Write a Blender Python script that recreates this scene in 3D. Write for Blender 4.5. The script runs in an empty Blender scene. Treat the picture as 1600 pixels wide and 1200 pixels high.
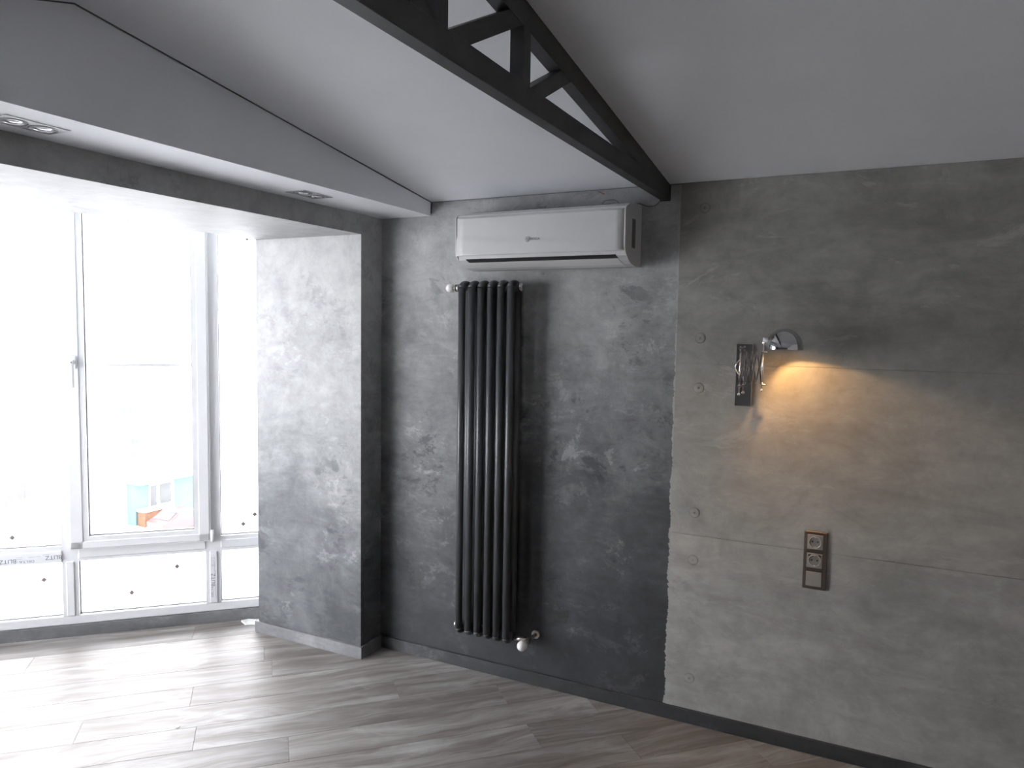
import bpy, bmesh, math, random
from mathutils import Vector, Matrix

# ------------------------------------------------------------------ camera, sky, exposure
C = bpy.context.scene.collection
SC = bpy.context.scene
R = random.Random(7)
PI = math.pi

cam_d = bpy.data.cameras.new('camera')
cam = bpy.data.objects.new('camera', cam_d)
C.objects.link(cam)
cam_d.sensor_width = 36.0
cam_d.lens = 36.0 * 1158.9 / 1600.0
cam_d.clip_start = 0.02
cam_d.clip_end = 600
pit, rol, yaw = math.radians(-4.0815), math.radians(0.8885), math.radians(26.5313)
fw = Vector((-math.sin(yaw) * math.cos(pit), math.cos(yaw) * math.cos(pit), math.sin(pit)))
rt = Vector((math.cos(yaw), math.sin(yaw), 0))
up = rt.cross(fw)
rt2 = rt * math.cos(rol) + up * math.sin(rol)
up2 = -rt * math.sin(rol) + up * math.cos(rol)
M = Matrix((rt2, up2, -fw)).transposed().to_4x4()
M.translation = (0, 0, 1.6)
cam.matrix_world = M
SC.camera = cam

world = bpy.data.worlds.new('overcast')
SC.world = world
world.use_nodes = True
wn = world.node_tree
bg = wn.nodes['Background']
bg.inputs['Color'].default_value = (0.965, 0.972, 1.0, 1)
SKY = 14.0
bg.inputs['Strength'].default_value = SKY
SC.view_settings.view_transform = 'Standard'
SC.view_settings.look = 'None'
SC.view_settings.gamma = 1.0
SC.view_settings.use_curve_mapping = False
SC.view_settings.exposure = 0.45
SC.cycles.max_bounces = 12
SC.cycles.diffuse_bounces = 8
SC.cycles.glossy_bounces = 6
SC.cycles.transparent_max_bounces = 12
SC.cycles.sample_clamp_indirect = 6.0
SC.cycles.caustics_reflective = True
SC.cycles.blur_glossy = 0.6
SC.cycles.caustics_refractive = False

# ------------------------------------------------------------------ room measures (metres)
D = 2.9807          # back wall plane
ZC = 2.1963         # ceiling height at the back wall
SL = 0.13862        # ceiling slope
YR = 1.268          # ridge
ZR = ZC + SL * (D - YR)
XS = -0.747         # seam between painted wall and concrete panels
XG, XB, XO = -1.9254, -2.2094, -2.8770
ZS, ZB = 2.1333, 2.0412
YP = 2.8208
YP2 = 0.95          # near edge of the opening
WA, TH = 3.0878, math.radians(44.79)
SK = 0.0584
XR, YN = 1.7, -1.3  # right wall, near wall
U = Vector((math.cos(TH), math.sin(TH), 0))
N = Vector((-math.sin(TH), math.cos(TH), 0))
WO = Vector((XO, WA, 0))
S_L = -2.62         # left end of the visible window along its line


def ceil_z(y):
    if y >= YR:
        return ZC + SL * (D - y)
    return max(2.20, ZR - 0.28 * (YR - y))


# window portals: they only help the renderer sample the real sky
def portal(name, a, b, z0, z1):
    ld = bpy.data.lights.new(name, 'AREA')
    ld.shape = 'RECTANGLE'
    a, b = Vector(a), Vector(b)
    ld.size, ld.size_y = (b - a).length, z1 - z0
    ld.cycles.is_portal = True
    o = bpy.data.objects.new(name, ld)
    C.objects.link(o)
    x = (b - a).normalized()
    z = Vector((0, 0, 1)).cross(x) * -1     # area lights shine along -Z
    y = z.cross(x)
    m = Matrix((x, y, z)).transposed().to_4x4()
    m.translation = ((a.x + b.x) / 2, (a.y + b.y) / 2, (z0 + z1) / 2)
    o.matrix_world = m
    return o


# ------------------------------------------------------------------ materials
class NT:
    def __init__(s, name):
        s.m = bpy.data.materials.new(name)
        s.m.use_nodes = True
        s.t = s.m.node_tree
        s.b = s.t.nodes['Principled BSDF']
        s.out = s.t.nodes['Material Output']
        s._co = None

    def node(s, typ, **kw):
        n = s.t.nodes.new(typ)
        for k, v in kw.items():
            setattr(n, k, v)
        return n

    def link(s, a, b):
        s.t.links.new(a, b)

    def val(s, sock, v):
        if hasattr(v, 'is_linked') or isinstance(v, bpy.types.NodeSocket):
            s.link(v, sock)
        else:
            sock.default_value = v

    def co(s):
        if s._co is None:
            s._co = s.node('ShaderNodeTexCoord').outputs['Object']
        return s._co

    def vmul(s, v, sc):
        n = s.node('ShaderNodeVectorMath', operation='MULTIPLY')
        s.val(n.inputs[0], v)
        n.inputs[1].default_value = sc
        return n.outputs[0]

    def vadd(s, v, w):
        n = s.node('ShaderNodeVectorMath', operation='ADD')
        s.val(n.inputs[0], v)
        s.val(n.inputs[1], w)
        return n.outputs[0]

    def noise(s, v, scale, detail=4, rough=0.55, dist=0.0):
        n = s.node('ShaderNodeTexNoise')
        s.val(n.inputs['Vector'], v)
        n.inputs['Scale'].default_value = scale
        n.inputs['Detail'].default_value = detail
        n.inputs['Roughness'].default_value = rough
        n.inputs['Distortion'].default_value = dist
        return n.outputs[0]

    def math(s, op, a, b=0.0, clamp=False):
        n = s.node('ShaderNodeMath', operation=op)
        n.use_clamp = clamp
        s.val(n.inputs[0], a)
        s.val(n.inputs[1], b)
        return n.outputs[0]

    def mr(s, v, a, b, c=0.0, d=1.0, smooth=True):
        n = s.node('ShaderNodeMapRange')
        if smooth:
            n.interpolation_type = 'SMOOTHSTEP'
        s.val(n.inputs[0], v)
        for i, q in enumerate((a, b, c, d)):
            n.inputs[i + 1].default_value = q
        return n.outputs[0]

    def mix(s, f, a, b, blend='MIX'):
        n = s.node('ShaderNodeMix', data_type='RGBA', blend_type=blend)
        s.val(n.inputs[0], f)
        s.val(n.inputs[6], a if not isinstance(a, tuple) else (*a, 1))
        s.val(n.inputs[7], b if not isinstance(b, tuple) else (*b, 1))
        return n.outputs[2]

    def ramp(s, f, stops):
        n = s.node('ShaderNodeValToRGB')
        e = n.color_ramp.elements
        while len(e) < len(stops):
            e.new(0.5)
        for el, (p, c) in zip(e, stops):
            el.position = p
            el.color = (*c, 1)
        s.val(n.inputs[0], f)
        return n.outputs[0]

    def bump(s, h, strength, dist=0.002):
        n = s.node('ShaderNodeBump')
        n.inputs['Strength'].default_value = strength
        n.inputs['Distance'].default_value = dist
        s.val(n.inputs['Height'], h)
        s.link(n.outputs[0], s.b.inputs['Normal'])

    def set(s, color=None, rough=None, metal=None, spec=None):
        if color is not None:
            s.val(s.b.inputs['Base Color'], (*color, 1) if isinstance(color, tuple) else color)
        if rough is not None:
            s.val(s.b.inputs['Roughness'], rough)
        if metal is not None:
            s.b.inputs['Metallic'].default_value = metal
        if spec is not None:
            s.b.inputs['Specular IOR Level'].default_value = spec
        return s


def plain(name, color, rough=0.5, metal=0.0, spec=0.5, var=0.06, scale=30):
    t = NT(name)
    n = t.noise(t.co(), scale, 3)
    k = t.mr(n, 0.3, 0.7, 1 - var, 1 + var, False)
    v = t.node('ShaderNodeCombineColor')
    for i in range(3):
        t.link(t.math('MULTIPLY', k, color[i]), v.inputs[i])
    t.set(v.outputs[0], rough, metal, spec)
    return t.m


def stucco(name, z0, z1, stops, seed=0.0, amp=1.0, rough=0.62, seam=None):
    """hand-trowelled ombre stucco: light above, charcoal below, cloudy with brushed edges"""
    t = NT(name)
    co = t.vadd(t.co(), (seed, seed * 1.7, 0))
    sep = t.node('ShaderNodeSeparateXYZ')
    t.link(t.co(), sep.inputs[0])
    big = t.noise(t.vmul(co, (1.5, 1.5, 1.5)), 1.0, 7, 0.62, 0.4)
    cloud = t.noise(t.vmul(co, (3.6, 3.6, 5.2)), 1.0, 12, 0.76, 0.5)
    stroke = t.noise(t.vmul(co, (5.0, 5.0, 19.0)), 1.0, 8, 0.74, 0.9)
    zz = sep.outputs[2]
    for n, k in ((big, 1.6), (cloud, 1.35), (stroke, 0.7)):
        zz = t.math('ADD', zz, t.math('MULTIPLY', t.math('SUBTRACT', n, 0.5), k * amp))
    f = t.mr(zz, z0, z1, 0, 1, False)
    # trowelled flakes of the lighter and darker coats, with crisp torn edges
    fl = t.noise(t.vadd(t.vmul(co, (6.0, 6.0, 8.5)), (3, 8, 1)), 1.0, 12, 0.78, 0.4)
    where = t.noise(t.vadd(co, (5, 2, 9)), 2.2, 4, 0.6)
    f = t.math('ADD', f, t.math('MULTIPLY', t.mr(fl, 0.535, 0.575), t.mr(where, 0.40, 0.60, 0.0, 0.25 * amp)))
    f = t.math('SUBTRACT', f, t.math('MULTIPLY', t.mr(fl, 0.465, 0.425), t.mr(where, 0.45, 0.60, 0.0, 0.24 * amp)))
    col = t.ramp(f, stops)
    mott = t.noise(co, 8.0, 12, 0.76, 0.3)
    k = t.mr(mott, 0.36, 0.64, 1 - .17 * min(1, amp), 1 + .17 * min(1, amp), False)
    gray = t.node('ShaderNodeCombineColor')
    for i in range(3):
        t.link(k, gray.inputs[i])
    col = t.mix(1.0, col, gray.outputs[0], 'MULTIPLY')
    if seam is not None:
        # ragged brush edge that stops just short of the concrete panels
        rag = t.noise(t.vmul(co, (3.0, 3.0, 70.0)), 1.0, 6, 0.7)
        low = t.noise(t.vmul(co, (1.0, 1.0, 9.0)), 1.0, 3, 0.6)
        xx = t.math('ADD', sep.outputs[0], t.math('MULTIPLY', t.math('SUBTRACT', rag, 0.5), 0.030))
        xx = t.math('ADD', xx, t.math('MULTIPLY', t.math('SUBTRACT', low, 0.5), 0.030))
        col = t.mix(t.mr(xx, seam - .0075, seam - .0055), col, (0.33, 0.325, 0.31))
    t.set(col, rough, 0, 0.35)
    h = t.noise(t.vmul(co, (12, 12, 24)), 1.0, 6, 0.6)
    t.bump(h, 0.25, 0.0015)
    return t.m


def concrete(name, seed):
    """cast concrete: warm grey, horizontal drags, darker and mottled in its upper part"""
    t = NT(name)
    co = t.vadd(t.co(), (seed, 0, seed * 2.1))
    sep = t.node('ShaderNodeSeparateXYZ')
    t.link(t.co(), sep.inputs[0])
    big = t.noise(t.vmul(co, (1.3, 1.3, 2.0)), 1.0, 6, 0.6, 0.5)
    drag = t.noise(t.vmul(co, (2.6, 2.6, 11.0)), 1.0, 8, 0.66, 0.7)
    fine = t.noise(co, 14.0, 6, 0.65)
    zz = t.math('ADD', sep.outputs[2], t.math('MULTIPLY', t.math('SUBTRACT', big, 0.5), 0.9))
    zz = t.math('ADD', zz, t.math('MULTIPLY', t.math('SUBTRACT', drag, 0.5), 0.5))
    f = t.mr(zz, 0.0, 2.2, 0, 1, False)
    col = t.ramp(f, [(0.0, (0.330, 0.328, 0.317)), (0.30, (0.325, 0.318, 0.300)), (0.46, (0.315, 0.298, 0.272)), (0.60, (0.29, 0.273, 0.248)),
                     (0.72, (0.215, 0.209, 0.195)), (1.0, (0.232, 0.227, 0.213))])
    k = t.math('MULTIPLY', t.mr(big, 0.3, 0.7, 0.88, 1.12, False), t.mr(drag, 0.3, 0.7, 0.86, 1.14, False))
    k = t.math('MULTIPLY', k, t.mr(fine, 0.3, 0.7, 0.90, 1.10, False))
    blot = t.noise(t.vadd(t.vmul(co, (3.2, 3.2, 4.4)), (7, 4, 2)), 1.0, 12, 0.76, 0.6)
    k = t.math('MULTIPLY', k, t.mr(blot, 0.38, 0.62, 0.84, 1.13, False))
    g = t.node('ShaderNodeCombineColor')
    for i in range(3):
        t.link(k, g.inputs[i])
    col = t.mix(1.0, col, g.outputs[0], 'MULTIPLY')
    st = t.noise(t.vadd(t.vmul(co, (2.2, 2.2, 4.5)), (3, 1, 7)), 1.0, 9, 0.74, 0.6)
    col = t.mix(t.mr(st, 0.56, 0.66, 0, 0.34), col, (0.15, 0.146, 0.135))
    lt = t.noise(t.vadd(t.vmul(co, (2.8, 2.8, 7.0)), (13, 5, 2)), 1.0, 9, 0.72, 0.9)
    col = t.mix(t.mr(lt, 0.575, 0.64, 0, 0.30), col, (0.46, 0.44, 0.41))
    t.set(col, 0.66, 0, 0.3)
    t.bump(t.noise(co, 40.0, 5, 0.6), 0.12, 0.001)
    return t.m


def floor_wood():
    """weathered grey-brown laminate; each board shifts its own grain by the object's random number"""
    t = NT('weathered_laminate')
    oi = t.node('ShaderNodeObjectInfo')
    off = t.node('ShaderNodeCombineXYZ')
    t.link(t.math('MULTIPLY', oi.outputs['Random'], 37.0), off.inputs[0])
    t.link(t.math('MULTIPLY', oi.outputs['Random'], 91.0), off.inputs[1])
    co = t.vadd(t.co(), off.outputs[0])
    wob = t.noise(t.vmul(co, (1.6, 5.0, 1)), 1.0, 3, 0.5)
    wv = t.node('ShaderNodeCombineXYZ')
    t.link(t.math('MULTIPLY', t.math('SUBTRACT', wob, 0.5), 0.16), wv.inputs[1])
    co2 = t.vadd(co, wv.outputs[0])
    grain = t.noise(t.vmul(co2, (1.3, 17.0, 1)), 1.0, 7, 0.64, 0.5)
    fine = t.noise(t.vmul(co2, (4.0, 90.0, 1)), 1.0, 4, 0.6)
    patch = t.noise(t.vmul(co2, (1.9, 6.0, 1)), 1.0, 6, 0.62, 0.9)
    col = t.ramp(grain, [(0.30, (0.150, 0.123, 0.112)), (0.48, (0.215, 0.196, 0.184)), (0.66, (0.325, 0.310, 0.298))])
    col = t.mix(t.mr(patch, 0.50, 0.70, 0, 0.62), col, (0.45, 0.444, 0.435))
    col = t.mix(t.mr(patch, 0.30, 0.44, 0.45, 0.0), col, (0.125, 0.098, 0.088))
    k = t.math('MULTIPLY', t.mr(fine, 0.3, 0.7, 0.86, 1.12, False), t.mr(oi.outputs['Random'], 0, 1, 0.84, 1.14, False))
    g = t.node('ShaderNodeCombineColor')
    for i in range(3):
        t.link(k, g.inputs[i])
    col = t.mix(1.0, col, g.outputs[0], 'MULTIPLY')
    t.set(col, t.mr(grain, 0.3, 0.7, 0.54, 0.44, False), 0, 0.5)
    t.bump(grain, 0.05, 0.001)
    return t.m


def glass_mat():
    t = NT('window_glass')
    tr = t.node('ShaderNodeBsdfTransparent')
    tr.inputs[0].default_value = (0.95, 0.95, 0.955, 1)
    gl = t.node('ShaderNodeBsdfGlossy')
    gl.inputs['Roughness'].default_value = 0.0
    fr = t.node('ShaderNodeFresnel')
    fr.inputs[0].default_value = 1.45
    mx = t.node('ShaderNodeMixShader')
    t.link(fr.outputs[0], mx.inputs[0])
    t.link(tr.outputs[0], mx.inputs[1])
    t.link(gl.outputs[0], mx.inputs[2])
    t.link(mx.outputs[0], t.out.inputs[0])
    return t.m


def emit(name, col, s):
    t = NT(name)
    t.set((0.9, 0.85, 0.8), 0.4)
    t.b.inputs['Emission Color'].default_value = (*col, 1)
    t.b.inputs['Emission Strength'].default_value = s
    return t.m


MT = {}
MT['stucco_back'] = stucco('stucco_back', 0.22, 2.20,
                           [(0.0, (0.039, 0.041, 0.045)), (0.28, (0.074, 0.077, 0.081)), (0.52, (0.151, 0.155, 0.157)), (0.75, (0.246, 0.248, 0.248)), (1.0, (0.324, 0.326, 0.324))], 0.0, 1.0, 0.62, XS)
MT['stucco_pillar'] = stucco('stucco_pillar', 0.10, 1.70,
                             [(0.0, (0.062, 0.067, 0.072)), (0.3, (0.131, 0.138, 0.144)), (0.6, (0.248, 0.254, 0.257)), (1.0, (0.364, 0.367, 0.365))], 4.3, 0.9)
MT['panel'] = concrete('cast_concrete', 1.0)
MT['grey_wall'] = stucco('stucco_plain', -2.0, 0.0, [(0.0, (0.66, 0.66, 0.65)), (1.0, (0.74, 0.74, 0.73))], 9.0, 0.4)
MT['dark_wall'] = stucco('stucco_dark', -2.0, 0.0, [(0.0, (0.20, 0.20, 0.20)), (1.0, (0.26, 0.26, 0.26))], 7.0, 0.4)
MT['skirting'] = stucco('painted_skirting', -0.4, 0.6, [(0.0, (0.028, 0.029, 0.031)), (0.5, (0.047, 0.049, 0.052)), (1.0, (0.12, 0.122, 0.125))], 2.0, 0.8, 0.5)
MT['skirting_grey'] = stucco('painted_skirting_grey', -0.3, 0.5, [(0.0, (0.11, 0.113, 0.118)), (0.5, (0.165, 0.169, 0.175)), (1.0, (0.27, 0.275, 0.28))], 3.0, 0.8, 0.5)
MT['ceiling'] = plain('stretch_ceiling_white', (0.865, 0.885, 0.925), 0.55, 0, 0.3, 0.015, 4)
MT['gap'] = plain('shadow_gap', (0.13, 0.13, 0.135), 0.8)
MT['wood'] = floor_wood()
MT['slab'] = plain('subfloor', (0.05, 0.045, 0.04), 0.9)
MT['pvc'] = plain('white_pvc', (0.70, 0.71, 0.725), 0.32, 0, 0.5, 0.015)
MT['gasket'] = plain('grey_gasket', (0.16, 0.16, 0.18), 0.6)
MT['glass'] = glass_mat()
MT['film'] = plain('protective_film', (0.70, 0.715, 0.74), 0.25, 0, 0.5, 0.03, 60)
MT['ink'] = plain('grey_ink', (0.14, 0.145, 0.16), 0.5)
MT['ink_pale'] = plain('pale_ink', (0.42, 0.43, 0.46), 0.5)
MT['sticker'] = plain('grey_sticker', (0.20, 0.165, 0.18), 0.6)
MT['ac'] = plain('glossy_white_plastic', (0.60, 0.60, 0.60), 0.16, 0, 0.5, 0.01)
MT['ac_side'] = plain('satin_white_plastic', (0.54, 0.53, 0.52), 0.35, 0, 0.5, 0.01)
MT['dark'] = plain('dark_slot', (0.012, 0.012, 0.013), 0.6)
MT['vent'] = plain('grey_vent', (0.13, 0.125, 0.12), 0.6)
MT['logo'] = plain('logo_grey', (0.15, 0.15, 0.155), 0.4)
MT['logo_light'] = plain('logo_light_grey', (0.34, 0.34, 0.345), 0.4)
MT['rad'] = plain('anthracite_enamel', (0.052, 0.055, 0.060), 0.36, 0, 0.5, 0.08, 80)
MT['chrome'] = plain('chrome', (0.66, 0.66, 0.67), 0.05, 1.0, 0.5, 0.01)
MT['polished'] = plain('polished_nickel', (0.82, 0.80, 0.77), 0.20, 1.0, 0.5, 0.02)
MT['nickel'] = plain('worn_nickel', (0.55, 0.53, 0.50), 0.28, 1.0, 0.5, 0.1, 200)
MT['knob'] = plain('white_knob_plastic', (0.80, 0.79, 0.77), 0.3, 0, 0.5, 0.02)
MT['steel'] = plain('blackened_steel', (0.045, 0.046, 0.048), 0.55, 0.25, 0.4, 0.22, 14)
MT['sock_frame'] = plain('bronze_socket_frame', (0.125, 0.103, 0.090), 0.28, 0.5, 0.5, 0.04)
MT['sock'] = plain('satin_aluminium_plastic', (0.31, 0.29, 0.265), 0.4, 0.25, 0.5, 0.03)
MT['sock_rim'] = plain('socket_rim', (0.50, 0.475, 0.44), 0.45, 0, 0.4, 0.03)
MT['sock_face'] = plain('socket_face', (0.21, 0.195, 0.178), 0.6, 0, 0.3, 0.03)
MT['sock_dark'] = plain('socket_hole', (0.012, 0.011, 0.010), 0.6)
MT['alu'] = plain('white_spot_frame', (0.88, 0.88, 0.89), 0.24, 0.85, 0.5, 0.01)
MT['spot_ring'] = plain('spot_ring_grey', (0.20, 0.20, 0.215), 0.35, 0.3)
MT['spot_glass'] = plain('spot_reflector', (0.50, 0.50, 0.52), 0.22, 0.9)
MT['lining'] = plain('shade_lining_white', (0.80, 0.79, 0.76), 0.6)
MT['wire'] = plain('black_cable', (0.03, 0.03, 0.03), 0.5)
MT['wire_red'] = plain('red_wire', (0.22, 0.03, 0.03), 0.5)
MT['scrap'] = plain('white_scrap', (0.82, 0.82, 0.82), 0.6)
MT['rail'] = plain('pale_rail', (0.36, 0.365, 0.37), 0.45)
MT['facade'] = plain('pale_facade', (0.78, 0.78, 0.77), 0.85, 0, 0.3, 0.03, 0.6)
MT['pane_far'] = plain('far_window_pane', (0.040, 0.042, 0.043), 0.35, 0, 0.4, 0.25, 1.3)
MT['pane_violet'] = plain('far_violet_pane', (0.046, 0.042, 0.062), 0.4, 0, 0.4, 0.2, 1.3)
MT['far_frame'] = plain('far_white_frame', (0.8, 0.8, 0.8), 0.5)
MT['teal'] = plain('turquoise_render', (0.075, 0.115, 0.112), 0.8, 0, 0.1, 0.05, 0.8)
MT['ground'] = plain('pale_ground', (0.80, 0.81, 0.82), 0.9, 0, 0.2, 0.05, 0.3)
MT['brick_box'] = plain('orange_box', (0.10, 0.055, 0.035), 0.8, 0, 0.1, 0.2, 3)
MT['car_red'] = plain('red_car_paint', (0.10, 0.03, 0.03), 0.3, 0, 0.5, 0.05)
MT['car_glass'] = plain('car_glass', (0.05, 0.055, 0.06), 0.15, 0, 0.5, 0.1)
MT['tyre'] = plain('tyre', (0.02, 0.02, 0.02), 0.8)
MT['bulb'] = emit('warm_bulb', (1.0, 0.55, 0.20), 3600.0)
MT['socket_cup'] = plain('lamp_socket', (0.75, 0.74, 0.72), 0.4)


# ------------------------------------------------------------------ mesh builder
class MB:
    """collects shapes; build() links them as ONE mesh object"""
    def __init__(s):
        s.bm = bmesh.new()

    def box(s, x0, x1, y0, y1, z0, z1, bev=0.0, seg=1):
        r = bmesh.ops.create_cube(s.bm, size=1)
        vs = r['verts']
        for v in vs:
            v.co = Vector(((x0 + x1) / 2 + v.co.x * (x1 - x0), (y0 + y1) / 2 + v.co.y * (y1 - y0), (z0 + z1) / 2 + v.co.z * (z1 - z0)))
        if bev:
            es = list({e for v in vs for e in v.link_edges})
            bmesh.ops.bevel(s.bm, geom=es, offset=bev, segments=seg, profile=0.5, affect='EDGES', clamp_overlap=True)
        return s

    def bar(s, p, q, w, h, upv=(0, 0, 1), bev=0.0):
        """rectangular bar from p to q, w across, h along upv"""
        p, q, upv = Vector(p), Vector(q), Vector(upv)
        d = (q - p).normalized()
        a = d.cross(upv).normalized() * w / 2
        b = a.cross(d).normalized() * h / 2
        ring = [(-1, -1), (1, -1), (1, 1), (-1, 1)]
        v0 = [s.bm.verts.new(p + a * i + b * j) for i, j in ring]
        v1 = [s.bm.verts.new(q + a * i + b * j) for i, j in ring]
        fs = [s.bm.faces.new(v0[::-1]), s.bm.faces.new(v1)]
        for i in range(4):
            fs.append(s.bm.faces.new((v0[i], v0[(i + 1) % 4], v1[(i + 1) % 4], v1[i])))
        if bev:
            es = list({e for v in v0 + v1 for e in v.link_edges})
            bmesh.ops.bevel(s.bm, geom=es, offset=bev, segments=1, profile=0.5, affect='EDGES', clamp_overlap=True)
        return s

    def cyl(s, p, q, r, r2=None, n=16, caps=True):
        p, q = Vector(p), Vector(q)
        r2 = r if r2 is None else r2
        d = (q - p).normalized()
        a = d.orthogonal().normalized()
        b = d.cross(a)
        an = [2 * PI * i / n for i in range(n)]
        v0 = [s.bm.verts.new(p + (a * math.cos(t) + b * math.sin(t)) * r) for t in an]
        v1 = [s.bm.verts.new(q + (a * math.cos(t) + b * math.sin(t)) * r2) for t in an]
        for i in range(n):
            s.bm.faces.new((v0[i], v0[(i + 1) % n], v1[(i + 1) % n], v1[i])).smooth = True
        if caps:
            s.bm.faces.new(v0[::-1])
            s.bm.faces.new(v1)
        return s

    def sph(s, c, r, sc=(1, 1, 1), n=16):
        r_ = bmesh.ops.create_uvsphere(s.bm, u_segments=n, v_segments=max(6, n // 2 + 2), radius=r)
        for v in r_['verts']:
            v.co = Vector((v.co.x * sc[0], v.co.y * sc[1], v.co.z * sc[2])) + Vector(c)
            for f in v.link_faces:
                f.smooth = True
        return s

    def tube(s, pts, r, n=8):
        pts = [Vector(p) for p in pts]
        rings = []
        a = None
        for i, p in enumerate(pts):
            d = (pts[min(i + 1, len(pts) - 1)] - pts[max(i - 1, 0)]).normalized()
            a = d.orthogonal().normalized() if a is None else (a - d * a.dot(d)).normalized()
            b = d.cross(a)
            rings.append([s.bm.verts.new(p + (a * math.cos(2 * PI * k / n) + b * math.sin(2 * PI * k / n)) * r) for k in range(n)])
        for A, B in zip(rings, rings[1:]):
            for k in range(n):
                s.bm.faces.new((A[k], A[(k + 1) % n], B[(k + 1) % n], B[k])).smooth = True
        s.bm.faces.new(rings[0][::-1])
        s.bm.faces.new(rings[-1])
        return s

    def prism(s, poly, f0, f1, bev=0.0):
        """poly: 2-D points; f0/f1 map them to the two end faces"""
        v0 = [s.bm.verts.new(f0(*p)) for p in poly]
        v1 = [s.bm.verts.new(f1(*p)) for p in poly]
        n = len(poly)
        a = s.bm.faces.new(v0[::-1])
        b = s.bm.faces.new(v1)
        for i in range(n):
            s.bm.faces.new((v0[i], v0[(i + 1) % n], v1[(i + 1) % n], v1[i]))
        if bev:
            es = list(a.edges) + list(b.edges)
            bmesh.ops.bevel(s.bm, geom=es, offset=bev, segments=2, profile=0.5, affect='EDGES', clamp_overlap=True)
        return s

    def lathe(s, prof, c=(0, 0, 0), axis=(0, 0, 1), n=24, closed=False):
        ax = Vector(axis).normalized()
        a = ax.orthogonal().normalized()
        b = ax.cross(a)
        c = Vector(c)
        rings = []
        for r, h in prof:
            if r < 1e-6:
                rings.append([s.bm.verts.new(c + ax * h)])
            else:
                rings.append([s.bm.verts.new(c + ax * h + (a * math.cos(2 * PI * k / n) + b * math.sin(2 * PI * k / n)) * r) for k in range(n)])
        pairs = list(zip(rings, rings[1:]))
        if closed:
            pairs.append((rings[-1], rings[0]))
        for A, B in pairs:
            for k in range(n):
                q = (k + 1) % n
                if len(A) == 1 and len(B) == 1:
                    continue
                if len(A) == 1:
                    f = s.bm.faces.new((A[0], B[q], B[k]))
                elif len(B) == 1:
                    f = s.bm.faces.new((A[k], A[q], B[0]))
                else:
                    f = s.bm.faces.new((A[k], A[q], B[q], B[k]))
                f.smooth = True
        return s

    def build(s, name, mat, parent=None, origin=None, fix=True):
        if fix:
            bmesh.ops.recalc_face_normals(s.bm, faces=s.bm.faces)
        off = Vector((0, 0, 0))
        if parent is not None:
            q = parent
            while q is not None:
                off += q.location
                q = q.parent
        if origin is not None:
            loc = Vector(origin)
        else:
            loc = off
        if loc.length > 0:
            bmesh.ops.translate(s.bm, verts=s.bm.verts, vec=-loc)
        me = bpy.data.meshes.new(name)
        s.bm.to_mesh(me)
        s.bm.free()
        if isinstance(mat, (list, tuple)):
            for m in mat:
                me.materials.append(m)
        else:
            me.materials.append(mat)
        o = bpy.data.objects.new(name, me)
        C.objects.link(o)
        if parent is not None:
            o.parent = parent
            o.location = loc - off
        else:
            o.location = loc
        return o


def thing(name, loc, label, cat, group=None):
    o = bpy.data.objects.new(name, None)
    o.empty_display_size = 0.05
    C.objects.link(o)
    o.location = loc
    return tag(o, label, cat, group)


def tag(o, label, cat, group=None):
    o['label'] = label
    o['category'] = cat
    if group:
        o['group'] = group
    return o


def struct(o, label=None):
    o['kind'] = 'structure'
    if label:
        o['label'] = label
        o['category'] = o.name.split('_')[0].split('.')[0]
    return o


def text(name, body, size, mat, parent, matrix, extrude=0.0003, sx=1.0):
    cu = bpy.data.curves.new(name, 'FONT')
    cu.body = body
    cu.size = size
    cu.extrude = extrude
    cu.resolution_u = 3
    cu.align_x = 'CENTER'
    cu.align_y = 'CENTER'
    tmp = bpy.data.objects.new(name, cu)
    C.objects.link(tmp)
    dg = bpy.context.evaluated_depsgraph_get()
    me = bpy.data.meshes.new_from_object(tmp.evaluated_get(dg))
    bpy.data.objects.remove(tmp)
    bpy.data.curves.remove(cu)
    me.transform(matrix @ Matrix.Diagonal((sx, 1, 1, 1)))
    me.materials.clear()
    me.materials.append(mat)
    o = bpy.data.objects.new(name, me)
    C.objects.link(o)
    o.parent = parent
    return o


def basis(x, y, z, loc):
    m = Matrix((Vector(x), Vector(y), Vector(z))).transposed().to_4x4()
    m.translation = loc
    return m


# ------------------------------------------------------------------ floor
KC = WO + U * S_L                               # outer corner of the bay
LEN3 = math.cos(TH) * -S_L / math.sin(TH)
W3 = KC - N * LEN3                              # the near window comes back to the wall here
hull = [(XR, YN), (XR, D + .1), (XO + .06, WA + 0.11), (KC.x - .05, KC.y), (W3.x, W3.y - .06), (XB, YN)]
ft = MB().prism(hull, lambda x, y: Vector((x, y, -0.20)), lambda x, y: Vector((x, y, -0.009)))
floor = struct(ft.build('floor', MT['slab']), 'weathered grey brown laminate floor laid diagonally')


def clip(poly, hull):
    out = poly
    n = len(hull)
    for i in range(n):
        ax, ay = hull[i]
        bx, by = hull[(i + 1) % n]
        nx, ny = -(by - ay), bx - ax
        inp, out = out, []
        for j in range(len(inp)):
            p, q = inp[j], inp[(j + 1) % len(inp)]
            dp = (p[0] - ax) * nx + (p[1] - ay) * ny
            dq = (q[0] - ax) * nx + (q[1] - ay) * ny
            if dp >= 0:
                out.append(p)
            if (dp >= 0) != (dq >= 0):
                t = dp / (dp - dq)
                out.append((p[0] + (q[0] - p[0]) * t, p[1] + (q[1] - p[1]) * t))
        if len(out) < 3:
            return []
    return out


def area(poly):
    return abs(sum(poly[i][0] * poly[(i + 1) % len(poly)][1] - poly[(i + 1) % len(poly)][0] * poly[i][1] for i in range(len(poly)))) / 2


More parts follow.
